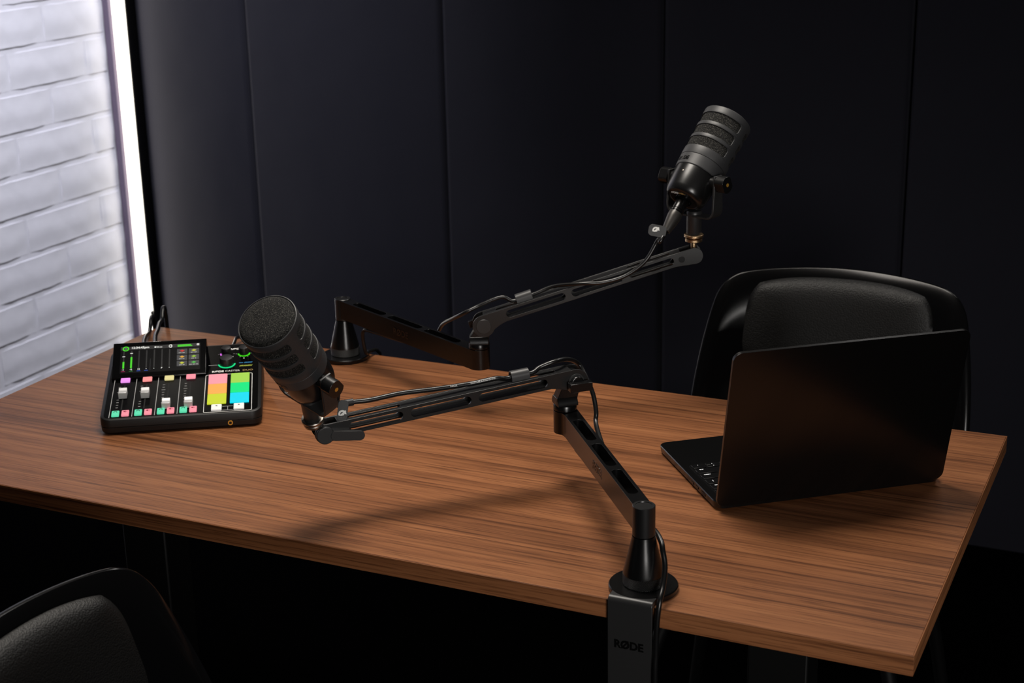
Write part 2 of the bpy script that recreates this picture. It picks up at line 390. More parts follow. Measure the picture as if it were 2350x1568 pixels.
# ================================================================== BOOM ARMS
def slot(x0, x1, y, h): return [(x1 - h + h * math.cos(R_(a)), y + h * math.sin(R_(a))) for a in range(-90, 91, 20)] + [(x0 + h + h * math.cos(R_(a)), y + h * math.sin(R_(a))) for a in range(90, 271, 20)]
ARM_Z0, ARM_Z1 = .8105, .8405
def boom_arm(label, group, base, elbow, pivot, tip, cs, lever_sgn, up, ring_c, stud_mat, text_side):
    """base, elbow xy; pivot, tip xyz; cs = sign of table edge the clamp hangs over; up = stem axis; ring_c = thread ring centre"""
    b3 = V((base[0], base[1], ZT)); root = thing('boom_arm', label, 'microphone arm', b3, group=group)
    O = T(-b3)
    P = lambda n, bm, m, bev=0., lab=None, par=root, ang=35: part(n, bm, m, par, bev, lab, ang)
    def bmx(f):                      # build in world coordinates, store relative to the base
        t = NB(); f(t); bmesh.ops.transform(t, matrix=O, verts=t.verts); return t
    bx, by = base
    # --- base and clamp
    P('base_disc', bmx(lambda t: lathe(t, [(0, ZT), (.0385, ZT), (.0392, ZT + .0012), (.0392, ZT + .006), (.0382, ZT + .0072), (0, ZT + .0072)], T((bx, by, 0)), 64)), ANOD)
    P('knurled_ring', bmx(lambda t: lathe(t, [(0, ZT + .0074), (.0226, ZT + .0074), (.0234, ZT + .0085), (.0234, ZT + .020), (.0, ZT + .020)], T((bx, by, 0)), 72)), KNURL)
    P('base_cone', bmx(lambda t: lathe(t, [(0, ZT + .0201), (.0230, ZT + .0201), (.0226, ZT + .0235), (.0180, ZT + .0430), (.0138, ZT + .0610), (.0129, ZT + .0655), (0, ZT + .0655)], T((bx, by, 0)), 64)), ANOD)
    ye = cs * TY
    yo = ye + cs * .0015
    def clamp(t):
        w = .026; th = .004; r = .006
        zt = ZT + .0066
        # top tongue, fold, drop plate and lower jaw as one bent strip (profile in y,z)
        yy = yo + cs * th; outl = [(by, zt), (yy - cs * r, zt)] + [(yy - cs * r + cs * r * math.sin(R_(a)), zt - r + r * math.cos(R_(a))) for a in range(15, 91, 15)]
        zb = .608
        outl += [(yy, zb), (ye - cs * .055, zb), (ye - cs * .055, zb + th), (yo, zb + th), (yo, zt - .0045 - .002), (by, zt - .0045 - .002 + .0)]
        Mx = Matrix(((0, 0, 1, 0), (1, 0, 0, 0), (0, 1, 0, 0), (0, 0, 0, 1)))
        prism(t, outl, [], bx - w, bx + w, Mx)
    P('clamp_bracket', bmx(clamp), SATIN, .0007)
    P('clamp_screw', bmx(lambda t: (cyl(t, (bx, ye - cs * .034, .575), (bx, ye - cs * .034, .710), .005), cyl(t, (bx, ye - cs * .034, .560), (bx, ye - cs * .034, .585), .017, ch=.002))), ANOD)
    P('clamp_pad', bmx(lambda t: cyl(t, (bx, ye - cs * .034, .7085), (bx, ye - cs * .034, .7163), .016, ch=.001)), STRAP)
    if cs < 0:
        text('lettering', 'RØDE', .0132, O @ T((bx - .001, yo + cs * .0041, .690)) @ Matrix.Rotation(R_(90), 4, 'X'), LETTER, root, bold=.0006, sx=.98)
    # --- post and lower arm
    P('post', bmx(lambda t: lathe(t, [(0, ZT + .0662), (.0122, ZT + .0662), (.0128, ZT + .0668), (.0128, ARM_Z1 + .0008), (.0122, ARM_Z1 + .0014), (.0094, ARM_Z1 + .0014), (.0091, ARM_Z1 + .0005), (0, ARM_Z1 + .0005)], T((bx, by, 0)), 64)), POSTM)
    e3 = V((elbow[0], elbow[1], 0)); d = V((e3.x - bx, e3.y - by, 0)); L1 = d.length
    Ma = frame(d, (0, 0, 1), (bx, by, 0))
    hw = .0108; rc = .0128
    q = math.degrees(math.asin(hw / rc))
    re = .0152
    out = arc(L1, 0, re, -90, 146, 28) + [(L1 - .0165, .0072), (L1 - .022, .0064)] + arc(0, 0, rc - .0006, q, 360 - q, 28) + [(L1 - .03, -.0146)]
    sl = [slot(.036 + k * (L1 - .066) / 3, .036 + (k + 1) * (L1 - .066) / 3 - .012, 0, .0066) for k in range(3)]
    sl = [[(x, y - .0044 * x / L1) for x, y in lp_] for lp_ in sl]
    def lower(t):
        prism(t, out, sl, ARM_Z0, ARM_Z1, Ma)
        prism(t, [(.03, -.0078), (L1 - .02, -.0122), (L1 - .02, .0032), (.03, .0072)], [], ARM_Z0 + .001, ARM_Z0 + .007, Ma)
    P('lower_arm', bmx(lower), ANOD, .0006)
    sg = text_side
    text('lettering', 'RØDE', .0145, O @ Ma @ T((L1 * (.5 if sg > 0 else .47), -.0132 if sg > 0 else .0086, (ARM_Z0 + ARM_Z1) / 2 - .001)) @ Matrix.Rotation(R_(90 if sg > 0 else -90), 4, 'X') @ (I4 if sg > 0 else Matrix.Rotation(math.pi, 4, 'Z')), LETTER, root, bold=.0005)
    for k in range(2):
        P('cable_hook', bmx(lambda t: box(t, (.085 + k * .15, -.006, ARM_Z0 - .003), (.11 + k * .15, .006, ARM_Z0), Ma)), CLIPM, .001)
    # --- elbow
    piv = V(pivot); tp = V(tip); bd = tp - piv; L2 = bd.length
    Mb = frame(bd, (0, 0, 1), piv)
    side = Mb.to_3x3() @ V((0, 1, 0))
    if side.dot(CAM - piv) < 0: cam_s = -1
    else: cam_s = 1
    bh = V((bd.x, bd.y, 0)).normalized()
    Me = frame(bh, (0, 0, 1), (e3.x, e3.y, 0))
    zp = piv.z
    P('elbow_collar', bmx(lambda t: lathe(t, [(0, ARM_Z1 + .0006), (.0146, ARM_Z1 + .0006), (.0152, ARM_Z1 + .0012), (.0152, ARM_Z1 + .0075), (.0146, ARM_Z1 + .0085), (0, ARM_Z1 + .0085)], T(e3), 48)), ANOD)
    def brk(t):
        # waisted upright: sloped shoulders into a tongue that carries the hinge
        px_ = (piv - V((e3.x, e3.y, zp))).dot(bh)
        prof = [(-.0140, ARM_Z1 + .008), (.0140, ARM_Z1 + .008), (.0140, ARM_Z1 + .016)] + [(px_ + .0122 * math.cos(R_(a)), zp + .0122 * math.sin(R_(a))) for a in range(-20, 201, 20)] + [(-.0140, ARM_Z1 + .016)]
        Mx = Me @ Matrix(((1, 0, 0, 0), (0, 0, -1, 0), (0, 1, 0, 0), (0, 0, 0, 1)))
        prism(t, prof, [], -.0085, .0085, Mx)
        sh = [(-.0128, ARM_Z1 + .008), (.0128, ARM_Z1 + .008), (.0128, ARM_Z1 + .0125), (.0085, ARM_Z1 + .019), (-.0085, ARM_Z1 + .019), (-.0128, ARM_Z1 + .0125)]
        prism(t, sh, [], -.0136, .0136, Me @ Matrix(((0, 0, 1, 0), (1, 0, 0, 0), (0, 1, 0, 0), (0, 0, 0, 1))))
    P('elbow_bracket', bmx(brk), ANOD, .0006)
    # --- upper arm: two slotted cheeks and a slotted top
    Mc = Mb @ Matrix(((1, 0, 0, 0), (0, 0, -1, 0), (0, 1, 0, 0), (0, 0, 0, 1)))   # (x, z) outline, extruded along -y
    H = .0190
    top0, top1 = .0160, .0120
    tz = lambda x: top0 + (top1 - top0) * x / L2
    outl = arc(0, 0, .0160, 90, 270, 16) + arc(0, 0, .0160, 270, 325, 5)[1:] + [(.0185, -.0072), (.025, -.0050), (.034, tz(.034) - H), (L2 - .032, tz(L2 - .032) - H), (L2 - .020, -.0082), (L2 - .012, -.0102)]
    outl += arc(L2, 0, .0120, 245, 450, 16)
    hs = []
    for a, b in ((.115, .395), (.425, .665), (.695, .905)):
        xm = (a + b) / 2 * L2; hs.append((a * L2, b * L2))
    holes = [[(x, z + tz(x) - H / 2) for x, z in slot(a, b, 0, .0054)] for a, b in hs]
    def beam(t):
        prism(t, outl, holes, .0098, .0128, Mc); prism(t, outl, holes, -.0128, -.0098, Mc)
        tl = [(.004, -.0098), (L2 - .018, -.0098), (L2 - .018, .0098), (.004, .0098)]
        th = [slot(.26 * L2, .07 * L2 + .075 * L2, 0, .003)] if False else [slot(.07 * L2, .25 * L2, 0, .0042), slot(.695 * L2, .90 * L2, 0, .0042)]
        a = math.atan2(top1 - top0, L2)
        prism(t, [(.03, -.0098), (L2 - .018, -.0098), (L2 - .018, .0098), (.03, .0098)], th[1:], -H + .0002, -H + .0022, Mb @ T((0, 0, top0)) @ Matrix.Rotation(-a, 4, 'Y'))
        prism(t, tl, th, -.003, -.0006, Mb @ T((0, 0, top0)) @ Matrix.Rotation(-a, 4, 'Y'))
    P('upper_arm', bmx(beam), BEAM, .0005)
    yc = cam_s * .0128
    P('hinge_disc', bmx(lambda t: cyl(t, Mb @ V((0, yc, 0)), Mb @ V((0, yc + cam_s * .0016, 0)), .0108, seg=40, ch=.0005)), SATIN)
    # bits on the tip
    if lever_sgn > 0:
        lev = lambda t, c, dr, ln, rr, off: None
        def tiplever(t):
            s = cam_s
            cyl(t, Mb @ V((L2, s * .0128, 0)), Mb @ V((L2, s * .0185, 0)), .0112, seg=40, ch=.0008)
            oz = arc(0, 0, .0062, 90, 270, 10) + arc(.030, 0, .0062, 270, 450, 10)
            dr = (Mb.to_3x3() @ V((-1, 0, 0))); dr = V((dr.x, dr.y, dr.z - .20)).normalized()
            sd = (Mb.to_3x3() @ V((0, s, 0)))
            prism(t, oz, [], -.001, .006, frame(dr, sd.cross(dr) * 1.0, Mb @ V((L2, s * .0185, 0)) + dr * .0125) @ Matrix.Rotation(R_(-90 if True else 90), 4, 'X') @ T((0, 0, 0)))
        P('tip_lever', bmx(tiplever), SATIN, .0008)
        def elblever(t):
            s = cam_s
            cyl(t, Mb @ V((0, s * .0142, 0)), Mb @ V((0, s * .020, -.0)), .0085, seg=32, ch=.0008)
            dr = V((-bh.x, -bh.y, .0)).normalized()
            o0 = Mb @ V((0, s * .020, -.0035)) + dr * -.0095
            box(t, (-.004, -.0055, -.0055), (.026, .0055, .0055), frame(dr, (0, 0, 1), o0 + (Mb.to_3x3() @ V((0, s * .003, 0)))))
        P('elbow_lever', bmx(elblever), ANOD, .0018)
    else:
        P('hinge_pin', bmx(lambda t: cyl(t, Mb @ V((L2 - .019, yc, .0012)), Mb @ V((L2 - .019, yc + cam_s * .0006, .0012)), .0046, seg=32, ch=.0002)), ANOD)
        P('elbow_lever', bmx(lambda t: (cyl(t, Mb @ V((0, -cam_s * .0132, 0)), Mb @ V((0, -cam_s * .024, 0)), .0085, seg=32, ch=.0008),
            box(t, (-.022, -.004, -.005), (.004, .004, .005), Mb @ T((0, -cam_s * .022, 0))))), ANOD, .0015)
    up = V(up).normalized(); rc3 = V(ring_c)
    P('thread_stud', bmx(lambda t: (cyl(t, tp - up * .002, rc3, .0042, seg=24),)), stud_mat)
    P('swivel_head', bmx(lambda t: lathe(t, [(0, -.0088)] + [(.0088 * math.cos(R_(a)), .0088 * math.sin(R_(a))) for a in range(-75, 76, 15)] + [(0, .0088)], T(tp), 28)), stud_mat if lever_sgn > 0 else ANOD)
    Mr = frame(up.orthogonal(), up, rc3)
    P('thread_ring', bmx(lambda t: lathe(t, [(.004, .0005), (.0132, .0005), (.0139, .0012), (.0139, .0040), (.0132, .0048), (.004, .0048)], Mr, 60)), stud_mat, .0)
    P('thread_ring', bmx(lambda t: lathe(t, [(.004, -.0062), (.0112, -.0062), (.0122, -.0055), (.0122, -.0025), (.0112, -.0015), (.004, -.0015)], Mr, 60)), stud_mat, .0)
    # cable clip on the top plate
    fx = .215 * L2
    def clip(t):
        o = [(-.0075, .000), (-.0075, .006)] + arc(0, .006, .0075, 180, 0, 10)[1:-1] + [(.0075, .006), (.0075, .0), (.0052, .0), (.0052, .006)] + arc(0, .006, .0052, 0, 180, 10)[1:-1] + [(-.0052, .006), (-.0052, .0)]
        Mx = Mb @ T((0, 0, tz(fx) - .0015)) @ Matrix(((0, 0, 1, 0), (1, 0, 0, 0), (0, 1, 0, 0), (0, 0, 0, 1)))
        prism(t, o, [], fx - .012, fx + .012, Mx)
    P('cable_clip', bmx(clip), CLIPM, .0004)
    return root, Mb, L2, tz

def knurl_mat():
    m, nt, b, N, L = nodes_mat('knurled_black')
    tc = N('TexCoord'); sep = N('SeparateXYZ'); L(tc.outputs['Object'], sep.inputs[0])
    at = N('Math', operation='ARCTAN2'); L(sep.outputs[1], at.inputs[0]); L(sep.outputs[0], at.inputs[1])
    def band(sg):
        a = N('Math', operation='MULTIPLY'); a.inputs[1].default_value = 70; L(at.outputs[0], a.inputs[0])
        z = N('Math', operation='MULTIPLY'); z.inputs[1].default_value = 3000 * sg; L(sep.outputs[2], z.inputs[0])
        s = N('Math', operation='ADD'); L(a.outputs[0], s.inputs[0]); L(z.outputs[0], s.inputs[1])
        sn = N('Math', operation='SINE'); L(s.outputs[0], sn.inputs[0]); return sn
    mx = N('Math', operation='ADD'); L(band(1).outputs[0], mx.inputs[0]); L(band(-1).outputs[0], mx.inputs[1])
    bp = N('Bump'); bp.inputs['Strength'].default_value = .7; bp.inputs['Distance'].default_value = .0006
    L(mx.outputs[0], bp.inputs['Height']); L(bp.outputs[0], b.inputs['Normal'])
    b.inputs['Base Color'].default_value = (.012, .012, .012, 1); b.inputs['Roughness'].default_value = .35
    return m
KNURL = knurl_mat()

# ---- near microphone frame (fitted) and far microphone frame
N_C = V((-.0111, -.3077, .9506)); N_Q = V((.9389, -.2576, -.2284)); N_UP = V((.1206, -.3753, .9190)); N_AL = .34
F_C = V((.2765, .284, 1.0815)); F_Q = V((math.cos(R_(-20)), math.sin(R_(-20)), 0)); F_UP = V((0, 0, 1)); F_AL = -R_(45)
N_RING = N_C - N_UP * .083; F_RING = F_C - F_UP * .083
n_tip = N_C - N_UP * .1035; f_tip = F_C - F_UP * .1075
N_PIV = V((.224, -.043, .884)); F_PIV = V((.005, .150, .8775))
n_tip = n_tip + (N_PIV - n_tip).normalized() * .009
armN, MbN, L2N, tzN = boom_arm('black low-profile boom arm clamped to the near table edge beside the laptop', 'low-profile boom arms', (.413, -.296), (.213, -.043), N_PIV, n_tip, -1, 1, N_UP, N_RING, NICKEL, -1)
armF, MbF, L2F, tzF = boom_arm('black low-profile boom arm standing on the far table edge against the dark panels', 'low-profile boom arms', (-.322, .302), (-.003, .150), F_PIV, f_tip, 1, -1, F_UP, F_RING, BRASS, 1)

# ================================================================== MICROPHONES
def microphone(label, C, Q, UP, AL, back_text):
    Q = Q.normalized(); UP = (UP - Q * UP.dot(Q)).normalized()
    Mw = frame(Q, UP, C)
    root = thing('microphone', label, 'microphone', C, Mw.to_quaternion(), 'broadcast microphones on boom arms')
    Rb = Matrix.Rotation(AL, 4, 'X')              # body axis +Z tilts inside the yoke
    P = lambda n, bm, m, bev=0., lab=None, par=root, ang=35: part(n, bm, m, par, bev, lab, ang)
    # body
    body = P('body', lathe(NB(), [(0, -.0345), (.0205, -.0345), (.0215, -.0352), (.0232, -.0352), (.0262, -.0338), (.0288, -.0305), (.0303, -.024), (.0318, -.008), (.0322, .0065), (.0, .0065)], Rb, 72), MICBLK)
    # flats on the body where the yoke sits
    col = P('collar', lathe(NB(), [(0, .0062), (.0328, .0062), (.0336, .0072), (.0343, .0235), (.0338, .0240), (.0, .0240)], Rb, 72), MICGREY)
    me = text_mesh('RØDE', .0080, bold=.0003, depth=.0004); rr = .0341; th0 = R_(-90 if AL > 0 else -100)
    if AL < 0: th0 = R_(-108)
    for v in me.vertices:
        a = th0 + v.co.x / rr; h = .0142 + v.co.y; k = rr + v.co.z + .0001
        v.co = (k * math.cos(a), k * math.sin(a), h)
    me.transform(Rb); me.materials.append(LETTER); link('lettering', me, col)
    # grille shell: 4 sectors x 3 rows of rounded windows, rim and root band
    rA, rB, zA, zB = .0346, .0360, .0242, .1030
    rad = lambda z: rA + (rB - rA) * (z - zA) / (zB - zA)
    t = NB(); NS, NR = 2, 3; zr0, zr1 = .0345, .0965; rowh = (zr1 - zr0) / NR; sw = 2 * math.pi / NS
    off = R_(90)
    def pt(a, z): return t.verts.new((rad(z) * math.cos(a), rad(z) * math.sin(a), z))
    for s in range(NS):
        ac = off + s * sw
        for r_ in range(NR):
            zc = zr0 + (r_ + .5) * rowh
            A, Bh = sw / 2, rowh / 2
            a, bh, cr = A - .0072 / .035, Bh - .0027, .0042
            ca = cr / .035
            inn, ou = [], []
            nh, nv = 48, 4
            for k in range(nh + 1): x = -(a - ca) + 2 * (a - ca) * k / nh; inn.append((x, -bh)); ou.append((x * A / (a - ca), -Bh))
            for k in range(1, 4): q = R_(-90 + 90 * k / 4); inn.append((a - ca + ca * math.cos(q), -bh + cr + cr * math.sin(q))); ou.append((A, -Bh))
            for k in range(nv + 1): y = -(bh - cr) + 2 * (bh - cr) * k / nv; inn.append((a, y)); ou.append((A, y * Bh / (bh - cr)))
            for k in range(1, 4): q = R_(90 * k / 4); inn.append((a - ca + ca * math.cos(q), bh - cr + cr * math.sin(q))); ou.append((A, Bh))
            m2 = len(inn)
            inn += [(-x, -y) for x, y in inn]; ou += [(-x, -y) for x, y in ou]
            vi = [pt(ac + x, zc + y) for x, y in inn]; vo = [pt(ac + x, zc + y) for x, y in ou]
            n_ = len(vi)
            for k in range(n_):
                j = (k + 1) % n_
                if (V(ou[k]) - V(ou[j])).length < 1e-6: t.faces.new((vo[k], vi[j], vi[k]))
                else: t.faces.new((vo[k], vo[j], vi[j], vi[k]))
    def band(z0, z1, extra=None):
        n_ = 2 * 48; prof = [(rad(z0), z0), (rad(z1), z1)] + (extra or [])
        rings = [[t.verts.new((r * math.cos(off + sw / 2 + 2 * math.pi * k / n_), r * math.sin(off + sw / 2 + 2 * math.pi * k / n_), z)) for k in range(n_)] for r, z in prof]
        for x, y in zip(rings, rings[1:]):
            for k in range(n_): t.faces.new((x[k], x[(k + 1) % n_], y[(k + 1) % n_], y[k]))
    band(zA, zr0); band(zr1, zB, [(rB - .0002, zB + .0012), (rB - .0012, zB + .0018)])
    bmesh.ops.remove_doubles(t, verts=t.verts, dist=.00008); bmesh.ops.recalc_face_normals(t, faces=t.faces)
    bmesh.ops.transform(t, matrix=Rb, verts=t.verts)
    g = P('grille_shell', t, MICGREY)
    so = g.modifiers.new('solid', 'SOLIDIFY'); so.thickness = .0019; so.offset = -1
    bv = g.modifiers.new('bevel', 'BEVEL'); bv.width = .0005; bv.segments = 2; bv.limit_method = 'ANGLE'; bv.angle_limit = R_(40)
    dome = [(0, .0241), (.0325, .0241), (.0337, .030), (.0342, .0955), (.0342, .1010), (.0336, .1045), (.0308, .1072), (.0230, .1096), (.0120, .1108), (0, .1111)]
    P('foam', lathe(NB(), dome, Rb, 72), FOAM, ang=60, lab='black open-cell foam')
    # yoke: U of flat strap, plate wider at the knobs
    hw_, zb_, th = .0405, -.0500, .0030
    t = NB(); path = []
    for s in (-1, 1):
        seq = [(s * (hw_), .011), (s * hw_, -.036)] + [(s * (hw_ - .012 + .012 * math.cos(R_(q))), zb_ + .012 - .012 * math.sin(R_(q))) for q in range(15, 91, 15)]
        path += seq if s < 0 else seq[::-1]
    wid = lambda z: .0085 if z > -.036 else .0105
    L_, R2 = [], []
    for i, (x, z) in enumerate(path):
        a, b = V(path[max(i - 1, 0)]), V(path[min(i + 1, len(path) - 1)]); d = (b - a).normalized(); nrm = V((-d.y, d.x))
        ww = wid(z)
        L_.append([t.verts.new((x + nrm.x * th * k, y, z + nrm.y * th * k)) for k, y in ((-.5, -ww), (-.5, ww), (.5, ww), (.5, -ww))])
    for a, b in zip(L_, L_[1:]):
        for k in range(4): t.faces.new((a[k], a[(k + 1) % 4], b[(k + 1) % 4], b[k]))
    t.faces.new(L_[0]); t.faces.new(L_[-1][::-1]); bmesh.ops.recalc_face_normals(t, faces=t.faces)
    P('yoke', t, SATIN, .0006)
    for s in (-1, 1):
        fl = [(.0118 * math.cos(R_(q)), max(-.0098, min(.0098, .0118 * math.sin(R_(q))))) for q in range(0, 360, 8)]
        k = P('tilt_knob', prism(NB(), fl, [], .0425, .0575, Matrix.Rotation(R_(90 * s), 4, 'Y') @ Matrix.Rotation(R_(25), 4, 'Z')), MICBLK, .0012)
        P('knob_dot', cyl(NB(), (s * .0575, 0, 0), (s * .0579, 0, 0), .0026, seg=20), GOLD, 0, 'small gold dot', k)
        P('pivot_collar', cyl(NB(), (s * .0290, 0, 0), (s * .0426, 0, 0), .0085, seg=32), MICBLK)
    P('stem', lathe(NB(), [(0, -.0780), (.0103, -.0780), (.0106, -.0774), (.0106, -.053), (.0112, -.0505), (.0112, -.0460), (.0100, -.0440), (0, -.0440)], I4, 48), SATIN)
    # back end
    Mt = Rb @ Matrix.Rotation(math.pi, 4, 'X')        # looks along the back face
    bk = P('socket', lathe(NB(), [(.0, -.0335), (.0105, -.0335), (.0105, -.0365), (.0122, -.0365), (.0126, -.0342)], Rb, 40), GLOSSBLK)
    P('status_light', lathe(NB(), [(0, .0312), (.0012, .0312), (.0012, .0322), (0, .0324)], Rb @ Matrix.Rotation(R_(90), 4, 'X') @ T((0, -.006, 0)), 16), NICKEL)
    text('lettering', 'POD', .0062, Mt @ T((-.0062, .0165, .0350)), WHITEPRINT, body, bold=.0002)
    text('lettering', 'MIC', .0062, Mt @ T((.0066, .0165, .0350)), GOLDPRINT, body, bold=.0001)
    return root, Mw @ Rb
micN, BN = microphone('dark grey microphone showing its round foam face on the near boom arm', N_C, N_Q, N_UP, N_AL, False)
micF, BF = microphone('dark grey microphone pointing up at the dark panels with a plug in its back', F_C, F_Q, F_UP, F_AL, True)

# ================================================================== CABLES
def xlr(M, root, o):
    """plug along +Z of M"""
    pt = lambda n, pr, m, seg=36: part(n, lathe(NB(), pr, T(-V(o)) @ M, seg), m, root)
    a = pt('plug_sleeve', [(0, 0), (.0086, 0), (.0091, .001), (.0091, .017), (.0084, .0174), (.0084, .0186), (.0092, .019), (.0092, .0205), (.0085, .021), (.0085, .0222), (.0093, .0228), (0, .0228)], ANOD)
    b = pt('plug_boot', [(0, .0229), (.0098, .0229), (.0101, .025), (.0099, .031), (.0078, .045), (.0062, .054), (.0050, .0545), (.0036, .0500), (0, .0500)], CONN)
    return a, b
def strap_tag(root, o, c, ln, wd, down, face, turn=0):
    yv = (-V(down)).normalized(); zv = (V(face) - yv * V(face).dot(yv)).normalized()
    M = T(-V(o)) @ Matrix.Translation(c) @ Matrix((yv.cross(zv), yv, zv)).transposed().to_4x4()
    t = prism(NB(), rrect(-wd / 2, -ln, wd / 2, .006, wd * .35, 6), [], -.0012, .0012, M)
    s = part('cable_tie', t, STRAP, root, .0004, label='black rubber cable tie with a white mark')
    text('logo', 'Ø', .0118, M @ T((0, -ln + wd * .62, .0014)) @ Matrix.Rotation(R_(turn), 4, 'Z'), WHITEPRINT, s, bold=.0006)
    return s
# ---- far cable
o = V((F_C.x, F_C.y, F_C.z))
cf = thing('microphone_cable', 'black cable running from the far microphone plug along the upper arm', 'cable', o, group='microphone cables')
fM = BF @ T((0, 0, -.0349)) @ Matrix.Rotation(math.pi, 4, 'X')
xlr(fM, cf, o)
end = fM @ V((0, 0, .050)); nxt = fM @ V((0, 0, .072))
bp = lambda Mb, L, x, y, z: Mb @ V((x * L, y, z))
ref = lambda fr, dy=0.: bp(MbF, L2F, fr, dy, .012)
pxs = [(1512, 548, .86, -.022, .02), (1482, 598, .80, -.020, .014), (1437, 632, .70, -.0185, .012), (1385, 648, .59, -.0185, .015), (1336, 651, .48, -.0170, .0245), None, (1150, 682, .10, 0, .024), (1100, 702, .0, .0, .026), (1055, 724, -.10, .004, .02)]
sgnF = 1 if (MbF.to_3x3() @ V((0, 1, 0))).dot(CAM - F_PIV) > 0 else -1
clip_pts = lambda Mb, L2, tz: [bp(Mb, L2, f_, 0, tz(f_ * L2) + .0038) for f_ in (.27, .215, .16)]
pts = [end, nxt]
for it in pxs:
    if it is None: pts += [bp(MbF, L2F, .36, sgnF * .002, tzF(.36 * L2F) + .0062)] + clip_pts(MbF, L2F, tzF)
    else: pts.append(nearest(it[0], it[1], bp(MbF, L2F, it[2], -sgnF * it[3], it[4])))
bf, ef = V((-.322, .302, 0)), V((-.003, .150, 0)); df = (ef - bf).normalized(); nf = V((-df.y, df.x, 0))
pts += [nearest(1018, 743, bf + df * .262 + nf * .020 + V((0, 0, .850))), bf + df * .225 + nf * .020 + V((0, 0, .828)), bf + df * .20 + nf * .019 + V((0, 0, .808)), bf + df * .17 + nf * .008 + V((0, 0, .8035)), bf + df * .085 + V((0, 0, .8035)), bf + df * .058 + V((0, 0, .800)), bf + df * .050 + nf * .002 + V((0, 0, .785)), bf + df * .048 + nf * .008 + V((0, 0, .758)), V((-.285, .318, .751)), V((-.285, .345, .742)), V((-.286, .352, .70)), V((-.286, .352, .40))]
part('cable', tube(NB(), [p - o for p in pts], .0029, 12, n=8), RUBBER, cf)
face = (CAM - nxt).normalized()
tagc = nearest(1519, 532, nxt)
imx = (RCAM @ V((1, 0, 0))); imy = (RCAM @ V((0, 1, 0)))
strap_tag(cf, o, tagc, .019, .0165, (-imx * .92 - imy * .18), face, 90)
# ---- near cable
o = V((N_C.x, N_C.y, N_C.z))
cn = thing('microphone_cable', 'black printed cable draped over the near boom arm and down past its clamp', 'cable', o, group='microphone cables')
nM = BN @ T((0, 0, -.0345)) @ Matrix.Rotation(math.pi, 4, 'X')
MwN = frame(N_Q, N_UP, N_C)
pts = [nM @ V((0, -.006, .0006)), nM @ V((0, -.007, .011)), MwN @ V((0, .026, -.0400)), MwN @ V((.014, .034, -.0470)), nearest(775, 930, bp(MbN, L2N, .97, 0, .034))]
for it in [(800, 924, .92, .024), (850, 918, .84, .022), (920, 903, .71, .018), (1000, 893, .56, .017), (1080, 881, .40, .017), (1136, 869, .33, .0205), None, (1240, 843, .10, .023), (1276, 829, .02, .032)]:
    if it is None: pts += clip_pts(MbN, L2N, tzN); continue
    x, y, fr, dz = it; pts.append(nearest(x, y, bp(MbN, L2N, fr, 0, dz)))
sgnN = 1 if (MbN.to_3x3() @ V((0, 1, 0))).dot(CAM - N_PIV) > 0 else -1
for x, y, q in [(1304, 825, MbN @ V((-.002, -sgnN * .016, .026))), (1328, 836, MbN @ V((-.006, -sgnN * .034, .014))), (1346, 868, (.262, -.004, .877)), (1361, 905, (.264, -.016, .86)), (1368, 945, (.266, -.026, .842)), (1369, 980, (.264, -.046, .826))]:
    pts.append(nearest(x, y, q))
bn, en = V((.413, -.296, 0)), V((.213, -.043, 0)); dn = (en - bn).normalized(); nn = V((-dn.y, dn.x, 0))
if nn.y < 0: nn = -nn
pts += [bn + dn * .20 + nn * .021 + V((0, 0, .808)), bn + dn * .17 + nn * .010 + V((0, 0, .8035)), bn + dn * .10 + nn * .002 + V((0, 0, .8035)), bn + dn * .045 + nn * .012 + V((0, 0, .803)), V((.4185, -.2745, .8025))]
for x, y, q in [(1517, 1243, (.438, -.288, .796)), (1521, 1264, (.441, -.301, .784)), (1526, 1300, (.443, -.312, .765)), (1522, 1345, (.446, -.325, .7515)), (1514, 1382, (.448, -.338, .745)), (1508, 1430, (.449, -.343, .72)), (1505, 1500, (.449, -.345, .68)), (1503, 1575, (.449, -.346, .64))]:
    pts.append(nearest(x, y, q))
pts.append(pts[-1] + V((0, .004, -.14)))
part('cable', tube(NB(), [p - o for p in pts], .0031, 12, n=8), RUBBER, cn)
tc_ = nearest(788, 930, pts[4])
strap_tag(cn, o, tc_ + (CAM - tc_).normalized() * .012, .019, .0125, (-imx * .12 + imy), (CAM - tc_).normalized())
# collar of the tie around the cable
part('tie_collar', tube(NB(), [p - o for p in (pts[4] * .35 + pts[5] * .65, pts[5] * .8 + pts[6] * .2)], .0046, 12, smooth=False), STRAP, cn)
# printed cable text, laid on the cable's upper camera side
def cable_text(s, i0, size):
    a, b = pts[i0], pts[i0 + 1]; d = (b - a).normalized(); fc = (CAM - a).normalized(); fc = (fc - d * fc.dot(d)).normalized()
    text('lettering', s, size, T(-o) @ frame(d, fc, (a + b) / 2 + fc * .00312 - d.cross(fc) * .0004) , WHITEPRINT, cn, depth=.0001, bold=.00002)
cable_text('RØDE', 8, .0034)
cable_text('CUSTOM AUDIO CABLE', 9, .0030)

